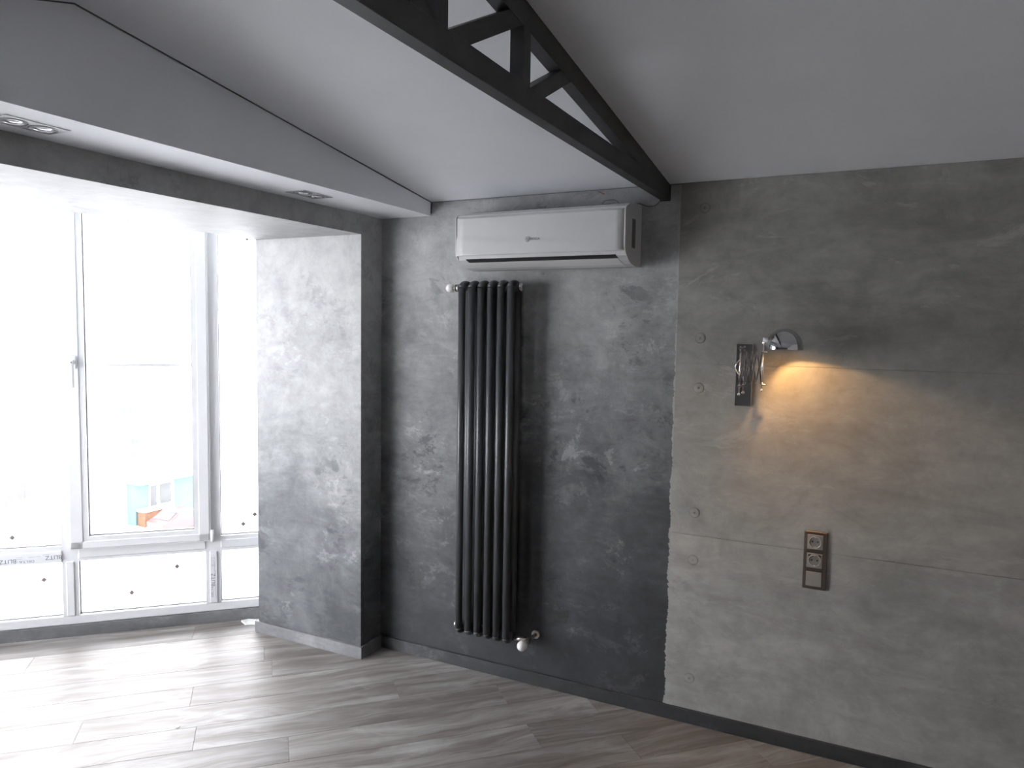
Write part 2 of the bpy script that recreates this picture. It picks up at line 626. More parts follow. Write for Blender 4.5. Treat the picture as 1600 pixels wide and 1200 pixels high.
def plank_mesh(poly):
    """flat board with a tiny bevel along its upper edges"""
    bm = bmesh.new()
    cx = sum(p[0] for p in poly) / len(poly)
    cy = sum(p[1] for p in poly) / len(poly)
    b = 0.0011
    lo, mid, top = [], [], []
    n = len(poly)
    for i, (x, y) in enumerate(poly):
        px, py = poly[i - 1]
        qx, qy = poly[(i + 1) % n]
        d1 = Vector((x - px, y - py)).normalized()
        d2 = Vector((qx - x, qy - y)).normalized()
        n1, n2 = Vector((-d1.y, d1.x)), Vector((-d2.y, d2.x))
        m = n1 + n2
        k = b / max(0.25, (1 + n1.dot(n2)) / 1.0)
        ins = m * k
        lo.append(bm.verts.new((x, y, -0.008)))
        mid.append(bm.verts.new((x, y, -b)))
        top.append(bm.verts.new((x + ins.x, y + ins.y, 0)))
    bm.faces.new(top)
    bm.faces.new(lo[::-1])
    for A, B in ((lo, mid), (mid, top)):
        for i in range(n):
            bm.faces.new((A[i], A[(i + 1) % n], B[(i + 1) % n], B[i]))
    me = bpy.data.meshes.new('plank')
    bm.to_mesh(me)
    bm.free()
    me.materials.append(MT['wood'])
    return me


PW, PL = 0.1795, 1.2535
known = {0: -0.126, 1: -0.458, 2: 0.40, 3: -0.416, 4: -0.069, 5: -0.394, 6: -0.060}
hull_uv = []
for x, y in hull:
    v = Vector((x, y, 0)) - WO
    hull_uv.append((v.dot(U), v.dot(N)))
full = plank_mesh([(-PL / 2 + .0003, -PW / 2 + .0003), (PL / 2 - .0003, -PW / 2 + .0003), (PL / 2 - .0003, PW / 2 - .0003), (-PL / 2 + .0003, PW / 2 - .0003)])
rot = TH
for row in range(-6, 40):
    n1 = -0.570 - PW * row
    n0 = n1 - PW
    j0 = known.get(row, R.uniform(-0.6, 0.6))
    for c in range(-6, 7):
        s0 = j0 + c * PL
        rect = [(s0, n0), (s0 + PL, n0), (s0 + PL, n1), (s0, n1)]
        g = [(p[0] + (.0003 if p[0] == s0 else -.0003), p[1] + (.0003 if p[1] == n0 else -.0003)) for p in rect]
        cl = clip(g, hull_uv)
        if len(cl) < 3 or area(cl) < 0.002:
            continue
        mid = Vector((s0 + PL / 2, (n0 + n1) / 2))
        if abs(area(cl) - area(g)) < 1e-7:
            me = full
        else:
            pts = []
            for q in cl:
                if not pts or (abs(q[0] - pts[-1][0]) + abs(q[1] - pts[-1][1])) > 1e-4:
                    pts.append(q)
            if (abs(pts[0][0] - pts[-1][0]) + abs(pts[0][1] - pts[-1][1])) < 1e-4:
                pts.pop()
            if len(pts) < 3:
                continue
            me = plank_mesh([(q[0] - mid.x, q[1] - mid.y) for q in pts])
        o = bpy.data.objects.new('plank', me)
        C.objects.link(o)
        w = WO + U * mid.x + N * mid.y
        o.location = (w.x, w.y, 0)
        o.rotation_euler = (0, 0, rot)
        o.parent = floor

# ------------------------------------------------------------------ walls
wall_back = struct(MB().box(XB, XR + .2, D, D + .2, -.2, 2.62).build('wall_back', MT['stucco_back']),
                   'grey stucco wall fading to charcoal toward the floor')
# cast concrete panels with form-tie recesses
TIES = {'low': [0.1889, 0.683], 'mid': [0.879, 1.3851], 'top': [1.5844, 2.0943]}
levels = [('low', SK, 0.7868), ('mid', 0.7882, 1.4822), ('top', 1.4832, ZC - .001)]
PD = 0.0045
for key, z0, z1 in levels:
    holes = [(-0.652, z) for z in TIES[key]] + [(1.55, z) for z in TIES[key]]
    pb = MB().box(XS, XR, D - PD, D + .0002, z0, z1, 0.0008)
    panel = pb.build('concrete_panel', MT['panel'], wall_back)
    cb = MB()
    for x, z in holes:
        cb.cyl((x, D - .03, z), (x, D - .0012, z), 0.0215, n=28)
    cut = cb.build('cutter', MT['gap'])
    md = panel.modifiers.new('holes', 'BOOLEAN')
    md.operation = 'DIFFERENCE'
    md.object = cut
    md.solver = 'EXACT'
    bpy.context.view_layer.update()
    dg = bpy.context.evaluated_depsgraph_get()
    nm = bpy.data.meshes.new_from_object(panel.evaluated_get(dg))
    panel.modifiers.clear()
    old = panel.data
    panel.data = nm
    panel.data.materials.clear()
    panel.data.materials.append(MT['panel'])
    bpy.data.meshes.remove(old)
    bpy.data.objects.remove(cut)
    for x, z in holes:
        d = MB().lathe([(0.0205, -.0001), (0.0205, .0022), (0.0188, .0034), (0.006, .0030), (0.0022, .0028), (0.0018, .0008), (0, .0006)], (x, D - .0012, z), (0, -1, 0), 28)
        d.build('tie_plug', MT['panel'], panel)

# left wall: pillars and lintel of the opening into the bay
poly = [(YN - .1, -.2), (YP2, -.2), (YP2, ZB), (YP, ZB), (YP, -.2), (D + .36, -.2), (D + .36, 2.62), (YN - .1, 2.62)]
wl = MB().prism(poly, lambda y, z: Vector((XO, y, z)), lambda y, z: Vector((XB, y, z)))
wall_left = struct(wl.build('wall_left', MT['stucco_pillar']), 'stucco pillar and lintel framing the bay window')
wall_right = struct(MB().box(XR, XR + .2, YN, D, -.2, 2.62).build('wall_right', MT['grey_wall']))
wall_near = struct(MB().box(XB, XR + .2, YN - .2, YN, -.2, 2.62).build('wall_front', MT['dark_wall']))

# sloping white stretch ceiling with its ridge
ys = [D, YR, YR - (ZR - 2.20) / .28, YN]
prof = [(y, ceil_z(y)) for y in ys] + [(YN, 2.66), (D, 2.66)]
ceiling = struct(MB().prism(prof, lambda y, z: Vector((XB, y, z)), lambda y, z: Vector((XR, y, z))).build('ceiling', MT['ceiling']),
                 'white stretch ceiling sloping up from the back wall')
# boxed soffit below the gable
prof = [(D - .001, ZS), (D - .001, ceil_z(D) + .002)] + [(y, ceil_z(y) + .002) for y in ys[1:3]] + [(YN + .001, 2.202), (YN + .001, ZS)]
trim = struct(MB().prism(prof, lambda y, z: Vector((XB + .0005, y, z)), lambda y, z: Vector((XG, y, z))).build('trim_1', MT['ceiling']),
              'white boxed soffit along the bay side')
# dark shadow joint where the ceiling meets the soffit face
g = MB()
for a, b in zip(ys, ys[1:]):
    g.bar((XG + .002, a, ceil_z(a) - .0015), (XG + .002, b, ceil_z(b) - .0012), .0035, .004)
g.bar((XG + .002, D - .003, ZS + .01), (XG + .002, D - .003, ZC), .006, .005, (0, 1, 0))
struct(g.build('trim_2', MT['gap']))
g = MB().bar((XG, D - .0015, ZC - .0015), (XR, D - .0015, ZC - .0015), .003, .003)
struct(g.build('trim_3', MT['gap']))

# skirting boards
e = .014
bb = MB().box(XB + e, XR, D - e, D - .0002, 0.0002, SK, .002)
struct(bb.build('baseboard_back', MT['skirting']), 'charcoal painted skirting below the back wall')
pl = [(XO - e, YP - e), (XB + e, YP - e), (XB + e, D), (XB, D), (XB, YP), (XO, YP), (XO, WA - .03), (XO - e, WA - .03)]
bb = MB().prism(pl, lambda x, y: Vector((x, y, .0002)), lambda x, y: Vector((x, y, SK)))
struct(bb.build('baseboard_left', MT['skirting_grey']), 'grey painted skirting wrapping the pillar foot')

pl = [(XB, YN), (XB + e, YN), (XB + e, YP2 + e), (XO - e, YP2 + e), (XO - e, YP2), (XB, YP2)]
bb = MB().prism(pl, lambda x, y: Vector((x, y, .0002)), lambda x, y: Vector((x, y, SK)))
struct(bb.build('baseboard_front', MT['skirting']))
bb = MB().box(XR - e, XR - .0002, YN, D - e, .0002, SK, .002)
struct(bb.build('baseboard_right', MT['skirting']))

# ------------------------------------------------------------------ bay windows
FT = 0.070   # frame depth


def bay_window(name, label, base, ang, smin, smax, mulls, sash_between, mw=0.074, film=False):
    """white plastic window; local x runs along it, local y points outdoors"""
    root = MB()
    z0, z1 = SK + .001, 2.36
    y0, y1 = .012, .012 + FT
    j = .055
    root.box(smin, smax, y0, y1, z0, .106, .004)
    root.box(smin, smax, y0, y1, z1 - .06, z1, .004)
    root.box(smin, smin + j, y0, y1, .106, z1 - .06, .004)
    root.box(smax - j, smax, y0, y1, .106, z1 - .06, .004)
    win = root.build(name, MT['pvc'])
    win.location = base
    win.rotation_euler = (0, 0, ang)
    struct(win, label)

    def P(mb, nm, mat, parent=win):
        bmesh.ops.recalc_face_normals(mb.bm, faces=mb.bm.faces)
        me = bpy.data.meshes.new(nm)
        mb.bm.to_mesh(me)
        mb.bm.free()
        me.materials.append(mat)
        o = bpy.data.objects.new(nm, me)
        C.objects.link(o)
        o.parent = parent
        return o
    edges = [smin + j] + [x for m in mulls for x in (m - mw / 2, m + mw / 2)] + [smax - j]
    for m in mulls:
        b = MB().box(m - mw / 2, m + mw / 2, y0, y1, .106, z1 - .06)
        b.box(m - mw * .26, m + mw * .26, y0 - .006, y0 + .01, .106, .392, .004)
        P(b, 'mullion', MT['pvc'])
    for i in range(0, len(edges), 2):
        a, b_ = edges[i], edges[i + 1]
        tr = MB().box(a, b_, y0, y1, .390, .472)
        tr.box(a, b_, y0 - .005, y0 + .01, .405, .452, .004)
        P(tr, 'transom', MT['pvc'])
        sash = (i // 2) in sash_between
        yg = y0 + .030
        for k, (q0, q1) in enumerate(((.106, .390), (.472, z1 - .06))):
            x0, x1 = a, b_
            if k == 1 and sash:
                x0, x1 = a - .005, b_ + .022
                ws, hs = .088, .066
                x0, x1 = a - .035, b_ + .026
                q0, q1 = .452, z1 - .045
                sb = MB()
                gx0, gx1, gz0, gz1 = x0 + ws, x1 - ws + .006, q0 + hs, q1 - hs
                yy0, yy1 = y0 - .020, y0 + .045
                for (bx0, bx1, bz0, bz1) in ((x0, x1, q0, gz0), (x0, x1, gz1, q1), (x0, gx0, gz0, gz1), (gx1, x1, gz0, gz1)):
                    sb.box(bx0, bx1, yy0, yy1, bz0, bz1)
                sb.box(x0 + .006, x1 - .006, yy0 - .004, yy0 + .01, q0 + .006, gz0 - .022, .003)
                sb.box(x0 + .006, gx0 - .024, yy0 - .004, yy0 + .01, q0 + .006, q1 - .006, .003)
                sb.box(gx1 + .024, x1 - .006, yy0 - .004, yy0 + .01, q0 + .006, q1 - .006, .003)
                sh = P(sb, 'sash', MT['pvc'])
                gk = MB()
                for (bx0, bx1, bz0, bz1) in ((gx0, gx1, gz0, gz0 + .004), (gx0, gx1, gz1 - .004, gz1), (gx0, gx0 + .004, gz0, gz1), (gx1 - .004, gx1, gz0, gz1)):
                    gk.box(bx0, bx1, yy0 + .022, yy1 - .01, bz0, bz1)
                P(gk, 'gasket', MT['gasket'], sh)
                P(MB().box(gx0 + .001, gx1 - .001, yy0 + .030, yy0 + .034, gz0 + .001, gz1 - .001), 'pane', MT['glass'], sh)
                # lever handle on the left stile
                hx = x0 + .043
                hb = MB().box(hx - .014, hx + .014, yy0 - .014, yy0 - .003, 1.378, 1.445, .006, 2)
                hb.cyl((hx, yy0 - .012, 1.412), (hx, yy0 - .045, 1.412), .011, n=14)
                hb.box(hx - .0095, hx + .0095, yy0 - .056, yy0 - .040, 1.285, 1.424, .006, 2)
                P(hb, 'handle', MT['pvc'], sh)
                P(MB().cyl((hx, yy0 - .0558, 1.412), (hx, yy0 - .0575, 1.412), .004, n=10), 'handle_screw', MT['gasket'], sh)
                for hz in (.478, 2.20):
                    P(MB().cyl((x1 + .009, yy0 - .004, hz - .030), (x1 + .009, yy0 - .004, hz + .036), .009, n=12).box(x1 + .002, x1 + .016, yy0, y0 + .006, hz - .02, hz + .026), 'hinge', MT['pvc'], sh)
                # safety bar just outside the opening sash
                P(MB().cyl((a - .02, y1 + .03, 1.392), (b_ + .02, y1 + .03, 1.392), .0140, n=12), 'safety_bar', MT['rail'])
                continue
            gk = MB()
            t = .0035
            for (bx0, bx1, bz0, bz1) in ((x0, x1, q0, q0 + t), (x0, x1, q1 - t, q1), (x0, x0 + t, q0, q1), (x1 - t, x1, q0, q1)):
                gk.box(bx0, bx1, yg - .008, yg + .012, bz0, bz1)
            P(gk, 'gasket', MT['gasket'])
            P(MB().box(x0 + .001, x1 - .001, yg, yg + .004, q0 + .001, q1 - .001), 'pane', MT['glass'])
    return win, P


w1, P1 = bay_window('window_1', 'white floor to ceiling window with a handled opening sash beside the pillar', WO, TH, S_L + .02, -.004, [-1.782, -1.101, -.420], [2])
for s, z in [(-.208, .572), (-.268, .522), (-1.36, .525), (-1.227, .297), (-.825, .191), (-.604, .313), (-.234, 2.072)]:
    h = .0140
    P1(MB().prism([(-h, 0), (0, -h), (h, 0), (0, h)], lambda x, y: Vector((s + x, .0400, z + y)), lambda x, y: Vector((s + x, .0412, z + y))), 'sticker', MT['sticker'])
P1(MB().bar((-.803 - .004, .018, 2.129), (-.803 + .004, .018, 2.129), .008, .001, (0, 1, 0)), 'sticker', MT['sticker'])
# protective film with printed lettering still on two profiles
f1 = P1(MB().box(-1.74, -1.139, .0055, .0068, .393, .447, .0005), 'protective_film', MT['film'])
f1['label'] = 'printed protective film strip on the transom'
f2 = P1(MB().box(-.437, -.403, .0042, .0057, .112, .372, .0005), 'protective_film', MT['film'])
f2['label'] = 'printed protective film strip on the lower mullion'


def film_text(body, s, z, size, turn, mat, film, y, sx=1.0):
    # reading direction turned by `turn` in the window plane, seen from the room
    c, n_ = math.cos(turn), math.sin(turn)
    m = basis((c, 0, n_), (-n_, 0, c), (0, -1, 0), (s, y, z))
    return text('lettering', body, size, mat, film, m, .0002, sx)


film_text('BLITZ', -1.373, .414, .030, PI, MT['ink'], f1, .0053)
film_text('DELTA', -1.290, .408, .017, PI, MT['ink'], f1, .0053, 1.3)
film_text('BLITZ', -1.172, .420, .030, PI, MT['ink'], f1, .0053)
for s, z, w in ((-1.325, .430, .030), (-1.325, .421, .024), (-1.27, .428, .03), (-1.24, .430, .02), (-1.205, .436, .03), (-1.325, .409, .03)):
    P1(MB().box(s - w / 2, s + w / 2, .0052, .0056, z - .0012, z + .0012), 'print_line', MT['ink_pale'], f1)
film_text('BLITZ', -.421, .235, .028, PI / 2, MT['ink'], f2, .0040)
film_text('DELTA', -.427, .170, .015, PI / 2, MT['ink'], f2, .0040, 1.3)
film_text('BLITZ', -.421, .335, .026, PI / 2, MT['ink_pale'], f2, .0040, .8)
for s, z, w in ((-.412, .175, .05), (-.414, .30, .04), (-.408, .14, .03), (-.412, .27, .03)):
    P1(MB().box(s - .0011, s + .0011, .0038, .0042, z - w / 2, z + w / 2), 'print_line', MT['ink_pale'], f2)
w2, P2 = bay_window('window_2', 'white window on the near side of the bay', W3, TH + PI / 2, .004, LEN3 - .02, [.62, 1.30, 1.98], [])
portal('portal_far', WO + U * (S_L + .05) + N * .14, WO - U * .02 + N * .14, .1, 2.33)
portal('portal_near', W3 + N * .02 - U * .14, W3 + N * (LEN3 - .05) - U * .14, .1, 2.33)

# corner post of the bay, bay ceiling, skirting under the windows
cp = MB().cyl((KC.x, KC.y, 0), (KC.x, KC.y, 2.36), .05, n=10)
struct(cp.build('trim_4', MT['pvc']))
bc = [(XO - .001, WA + .1), (KC.x - .1, KC.y), (XO - .001, W3.y - .1)]
struct(MB().prism(bc, lambda x, y: Vector((x, y, 2.361)), lambda x, y: Vector((x, y, 2.62))).build('ceiling_bay', MT['ceiling']))


def line_board(a, b, nv, name, mat):
    a, b = Vector(a), Vector(b)
    q = [a, b, b + nv * .06, a + nv * .06]
    return struct(MB().prism([(v.x, v.y) for v in q], lambda x, y: Vector((x, y, .0003)), lambda x, y: Vector((x, y, SK))).build(name, mat))


line_board(WO + U * (S_L + .01), WO - U * .003, N, 'baseboard_window', MT['skirting_grey'])
line_board(W3 + N * .003, W3 + N * (LEN3 - .01), -U, 'baseboard_near', MT['skirting_grey'])

# ------------------------------------------------------------------ roof truss
tr = thing('roof_truss', ((-.793 - .831) / 2, YR, 2.134), 'black steel lattice truss hanging under the sloping white ceiling', 'truss')
XT, XTL = -.7933, -.8306
XM = (XT + XTL) / 2
TW = XT - XTL
ZT, CT = 2.134, .0571
YE = YR - (D - YR)
b = MB().box(XTL, XT, YN + .05, D - .001, ZT, ZT + CT, .0015)
b.build('bottom_chord', MT['steel'], tr)
TH_ = .0635
for sgn in (1, -1):
    if sgn == 1:
        pts = [(D - .001, ceil_z(D - .001)), (YR, ZR), (YR, ZR - TH_), (D - .001, ceil_z(D) - TH_ + .004)]
    else:
        ya = YR - (ZR - 2.20) / .28
        pts = [(YR - .0005, ZR), (ya, 2.20), (ya - .1, 2.195), (YR - .0005, ZR - TH_)]
    pts = [(y, z - .0012) for y, z in pts]
    b = MB().prism(pts, lambda y, z: Vector((XTL + .0005, y, z)), lambda y, z: Vector((XT - .0005, y, z)))
    b.build('top_chord', MT['steel'], tr)
zb = ZT + CT


def chord_under(y):
    return ceil_z(y) - TH_


i_ = 0.001
for y0_, y1_, nm in ((1.248, 1.285, 'king_post'), (1.624, 1.6645, 'post'), (.872, .912, 'post')):
    if chord_under(min(y0_, y1_)) > zb + .01 and chord_under(max(y0_, y1_)) > zb + .005:
        b = MB().prism([(y0_, zb - .002), (y1_, zb - .002), (y1_, chord_under(y1_) + .004), (y0_, chord_under(y0_) + .004)],
                       lambda y, z: Vector((XTL + i_, y, z)), lambda y, z: Vector((XT - i_, y, z)))
        b.build(nm, MT['steel'], tr)


def diagonal(ya, za, ybm):
    # strut 40 mm deep rising at 27.5 degrees from (ya, zb) toward the wall
    k = .52
    t = .0866
    # lower edge starts at ya + t on the chord
    up_z = lambda y: zb + k * (y - ya)
    lo_z = lambda y: zb + k * (y - ya - t)
    yu = ya
    while up_z(yu) < chord_under(yu) + .004:
        yu += .001
    yl = ya + t
    while lo_z(yl) < chord_under(yl) + .004:
        yl += .001
    return [(ya, zb - .002), (ya + t, zb - .002), (yl, lo_z(yl)), (yu, up_z(yu))]


for ya in (1.285, 1.6655):
    q = diagonal(ya, zb, None)
    b = MB().prism(q, lambda y, z: Vector((XTL + i_ * 1.7, y, z)), lambda y, z: Vector((XT - i_ * 1.7, y, z)))
    b.build('diagonal', MT['steel'], tr)
# the strut on the far side of the king post, toward the camera
ya = 1.247
yu = ya
while zb + .52 * (ya - yu) < chord_under(yu) + .004:
    yu -= .001
yl = ya - .0866
while zb + .52 * (ya - .0866 - yl) < chord_under(yl) + .004:
    yl -= .001
q = [(ya, zb - .002), (ya - .0866, zb - .002), (yl, zb + .52 * (ya - .0866 - yl)), (yu, zb + .52 * (ya - yu))]
if yl > .55:
    b = MB().prism(q, lambda y, z: Vector((XTL + i_ * 1.7, y, z)), lambda y, z: Vector((XT - i_ * 1.7, y, z)))
    b.build('diagonal', MT['steel'], tr)
b = MB().box(XTL - .003, XT + .004, D - .004, D - .0008, ZT - .004, ZC - .004, .0008)
b.build('end_plate', MT['steel'], tr)

# ------------------------------------------------------------------ air conditioner
ac = thing('air_conditioner', (-1.29, D, 1.865), 'white wall mounted air conditioner above the black radiator', 'air conditioner')
X0, X1 = -1.668, -.907
# side outline in (y, z)
side = [(D - .0005, 1.868), (D - .075, 1.866), (D - .125, 1.872), (D - .158, 1.884), (D - .185, 1.900), (D - .203, 1.9175), (D - .2085, 1.935),
        (D - .2085, 2.076), (D - .196, 2.089), (D - .16, 2.104), (D - .10, 2.114), (D - .0005, 2.119)]
body = [(y if i in (0, 11) else y + (.010 if 5 <= i <= 7 else 0), z) for i, (y, z) in enumerate(side)]
b = MB().prism(body, lambda y, z: Vector((X0 + .003, y, z)), lambda y, z: Vector((X1 - .003, y, z)))
b.build('body', MT['ac'], ac)
for nm, xa, xb_ in (('end_cap', X0, X0 + .006), ('end_cap', X1 - .006, X1)):
    MB().prism(side, lambda y, z: Vector((xa, y, z)), lambda y, z: Vector((xb_, y, z)), .0012).build(nm, MT['ac_side'], ac)
# slightly bowed glossy front panel
fp = MB()
nz, nx = 24, 20
grid = []
for i in range(nx + 1):
    u = i / nx
    col = []
    for k in range(nz + 1):
        v = k / nz
        z = 1.918 + v * (2.078 - 1.918)
        bow = .003 * (1 - (2 * u - 1) ** 2)
        edge = .26 + .16 * (1 - u) ** 3
        dip = .0030 * max(0.0, min(1.0, (v - edge) / .12)) ** 1.0
        col.append(fp.bm.verts.new((X0 + .006 + u * (X1 - X0 - .012), D - .2085 - bow + dip, z)))
    grid.append(col)
for i in range(nx):
    for k in range(nz):
        fp.bm.faces.new((grid[i][k], grid[i + 1][k], grid[i + 1][k + 1], grid[i][k + 1])).smooth = True
ex = bmesh.ops.extrude_face_region(fp.bm, geom=fp.bm.faces[:])
bmesh.ops.translate(fp.bm, verts=[v for v in ex['geom'] if isinstance(v, bmesh.types.BMVert)], vec=(0, .009, 0))
fp.build('front_panel', MT['ac'], ac)
# air outlet: dark slot and closed louvre on the curved underside
def along(t0):
    a, b_ = side[5], side[1]
    pts = side[1:6][::-1]
    L = [0]
    for p, q in zip(pts, pts[1:]):
        L.append(L[-1] + math.hypot(q[0] - p[0], q[1] - p[1]))
    d = t0 * L[-1]
    for i in range(len(pts) - 1):
        if d <= L[i + 1] or i == len(pts) - 2:
            f = (d - L[i]) / (L[i + 1] - L[i])
            p, q = pts[i], pts[i + 1]
            n = Vector((0, -(q[1] - p[1]) * -1, 0))
            dy, dz = q[0] - p[0], q[1] - p[1]
            l = math.hypot(dy, dz)
            return p[0] + dy * f, p[1] + dz * f, dz / l, -dy / l


def strip(t0, t1, xa, xb_, xc, xd, lift, thick, mat, name, parent, n=5):
    mb = MB()
    for i in range(n):
        ta, tb = t0 + (t1 - t0) * i / n, t0 + (t1 - t0) * (i + 1) / n
        fa, fb = i / n, (i + 1) / n
        A, B_ = along(ta), along(tb)
        vs = []
        for q, f in ((A, fa), (B_, fb)):
            for x in (xa + (xc - xa) * f, xb_ + (xd - xb_) * f):
                for l in (lift, lift - thick):
                    vs.append(mb.bm.verts.new((x, q[0] + q[2] * l, q[1] + q[3] * l)))
        a, b2, c, d, e2, f2_, g2, h2 = vs
        for q in ((a, c, g2, e2), (b2, f2_, h2, d), (a, e2, f2_, b2), (c, d, h2, g2), (a, b2, d, c), (e2, g2, h2, f2_)):
            mb.bm.faces.new(q)
    return mb.build(name, mat, parent)


strip(.14, .285, -1.625, -.951, -1.617, -.945, .0012, .006, MT['dark'], 'outlet_slot', ac, 3)
strip(.285, .74, -1.614, -.947, -1.590, -.935, .0022, .006, MT['ac'], 'louvre', ac, 6)
strip(.74, .765, -1.597, -.938, -1.590, -.935, .0010, .006, MT['vent'], 'louvre_gap', ac, 2)
# vent in the right cheek and slits on top
b = MB().box(X1 - .001, X1 + .0006, D - .125, D - .082, 1.936, 2.050, .0002)
vent = b.build('side_vent', MT['vent'], ac)
for k in range(12):
    z = 1.942 + k * .0092
    MB().box(X1 + .0003, X1 + .0012, D - .123, D - .084, z, z + .0032).build('slat', MT['gap'], vent)
for xa, xb_ in ((X0 + .05, -1.345), (-1.330, -.99)):
    MB().bar((xa, D - .152, 2.1066), (xb_, D - .152, 2.1066), .006, .0016, (0, -.25, 1)).build('top_slit', MT['gap'], ac)
yl = D - .2108
b = MB().cyl((-1.3215, yl + .002, 1.9755), (-1.3215, yl - .0010, 1.9755), .0118, n=24)
emb = b.build('emblem', MT['logo_light'], ac)
b = MB().bar((-1.3215, yl - .0012, 1.9665), (-1.3105, yl - .0012, 1.9785), .0042, .001, (0, -1, 0))
b.build('emblem_dark', MT['logo'], emb)
MB().bar((-1.3275, yl - .0012, 1.9805), (-1.3205, yl - .0012, 1.9735), .0030, .001, (0, -1, 0)).build('emblem_dark', MT['logo'], emb)
MB().bar((-1.3185, yl - .0012, 1.9755), (-1.3125, yl - .0012, 1.9825), .0030, .001, (0, -1, 0)).build('emblem_dark', MT['logo'], emb)
lt = text('lettering', 'R\u00d6DA', .0150, MT['logo'], ac, basis((1, 0, 0), (0, 0, 1), (0, -1, 0), Vector((-1.2870, yl - .0006, 1.9755)) - ac.location), .0004, .95)

# ------------------------------------------------------------------ radiator
rad = thing('radiator', (-1.56, D, .20), 'tall black tubular column radiator on the grey wall', 'radiator')
pitch, tr_ = .0485, .0165
yf, yb_ = D - .118, D - .052
zt_, zb_ = 1.822, .207
for k in range(6):
    xc = -1.6835 + pitch * k
    zlow = zb_
    b = MB()
    for yy in (yf, yb_):
        b.cyl((xc, yy, zlow + .035), (xc, yy, zt_ - .035), tr_, n=18)
    for zc_, s in ((zt_ - .035, 1), (zlow + .035, -1)):
        # rounded header joining front and rear tubes
        pts = []
        for i in range(13):
            a = PI * i / 12
            pts.append((xc, (yf + yb_) / 2 - math.cos(a) * (yf - yb_) / -2, zc_ + s * math.sin(a) * .018))
        b.tube(pts, tr_, 14)
    b.build('column', MT['rad'], rad)
b = MB().cyl((-1.706, (yf + yb_) / 2, zt_ - .033), (-1.418, (yf + yb_) / 2, zt_ - .033), .0185, n=18)
b.build('header', MT['rad'], rad)
b = MB().cyl((-1.706, (yf + yb_) / 2, zb_ + .033), (-1.418, (yf + yb_) / 2, zb_ + .033), .0185, n=18)
b.build('header', MT['rad'], rad)
ym = (yf + yb_) / 2
for x, z, d in ((-1.418, zt_ - .033, 1), (-1.706, zb_ + .033, -1)):
    b = MB().lathe([(0.0, .020), (.010, .0195), (.0165, .016), (.018, .010), (.018, 0.001), (0, 0.001)], (x, ym, z), (d, 0, 0), 18)
    b.build('end_plug', MT['chrome'], rad)
# upper left valve with a white ball head
zv = zt_ - .033
b = MB().cyl((-1.707, ym, zv), (-1.716, ym, zv), .013, n=6).cyl((-1.716, ym, zv), (-1.726, ym, zv), .017, n=6).cyl((-1.726, ym, zv), (-1.744, ym, zv), .0125, n=14)
b.cyl((-1.733, ym, zv), (-1.738, ym, zv), .016, n=14)
v1 = b.build('valve', MT['nickel'], rad)
MB().sph((-1.764, ym, zv), .0205, (1.12, 1, 1), 20).build('valve_knob', MT['knob'], v1)
# lower right valve: pipe from the wall, ball head toward the room
zv2 = zb_ + .028
b = MB().cyl((-1.418, ym, zv2), (-1.352, ym, zv2), .0105, n=12).cyl((-1.352, ym, zv2), (-1.340, ym, zv2), .017, n=6)
b.cyl((-1.346, ym + .012, zv2), (-1.346, ym - .040, zv2), .0125, n=14)
b.cyl((-1.346, ym, zv2), (-1.346, D - .0005, zv2), .0085, n=12)
b.cyl((-1.346, D - .010, zv2), (-1.346, D - .0008, zv2), .019, n=18)
v2 = b.build('valve', MT['nickel'], rad)
MB().sph((-1.346, ym - .062, zv2), .0225, (1, 1.1, 1), 20).build('valve_knob', MT['knob'], v2)
for z in (1.60, .42):
    MB().box(-1.60, -1.52, D - .030, D - .0005, z - .012, z + .012).build('wall_bracket', MT['rad'], rad)

# ------------------------------------------------------------------ scissor wall lamp
yp_ = D - PD
lamp = thing('wall_lamp', (-.478, yp_, 1.323), 'chrome scissor arm wall lamp glowing above the socket strip', 'lamp')
b = MB().box(-.5105, -.4475, yp_ - .008, yp_ - .0002, 1.3226, 1.5650, .0015)
b.build('back_plate', MT['chrome'], lamp)
ya_ = yp_ - .055
b = MB()
for z in (1.402, 1.548):
    b.bar((-.487, yp_ - .007, z), (-.487, ya_ - .008, z), .014, .006)
    b.sph((-.487, ya_, z), .0065, (1, 1, 1), 12)
b.cyl((-.487, ya_, 1.374), (-.487, ya_, 1.556), .0028, n=10)
b.sph((-.487, ya_, 1.372), .0065, (1, 1, 1), 12)
b.build('bracket', MT['polished'], lamp)
xs_ = [-.487, -.466, -.446, -.426, -.406]
zl, zh = 1.4155, 1.5335
for k in range(4):
    xa, xb_ = xs_[k], xs_[k + 1]
    MB().bar((xa, ya_ - .003, zl), (xb_, ya_ - .003, zh), .0068, .0018, (0, 1, 0), .0004).build('scissor_bar', MT['polished'], lamp)
    MB().bar((xa, ya_ + .003, zh), (xb_, ya_ + .003, zl), .0068, .0018, (0, 1, 0), .0004).build('scissor_bar', MT['polished'], lamp)
for k, x in enumerate(xs_):
    for z in (zl, zh):
        MB().cyl((x, ya_ - .008, z), (x, ya_ + .008, z), .0036, n=10).build('pivot', MT['polished'], lamp)
    if k < 4:
        MB().cyl((x + .0103, ya_ - .008, (zl + zh) / 2), (x + .0103, ya_ + .008, (zl + zh) / 2), .0033, n=10).build('pivot', MT['polished'], lamp)
b = MB().cyl((-.4035, ya_, 1.396), (-.4035, ya_, 1.572), .0038, n=12)
b.sph((-.4035, ya_, 1.391), .0062, (1, 1, 1), 12)
for z in (zl - .003, zh + .003):
    b.cyl((-.4035, ya_, z - .004), (-.4035, ya_, z + .004), .0068, n=12)
    b.cyl((-.4035, ya_, z), (-.388, ya_, z), .0035, n=10)
b.build('rod', MT['polished'], lamp)
b = MB()
pts = []
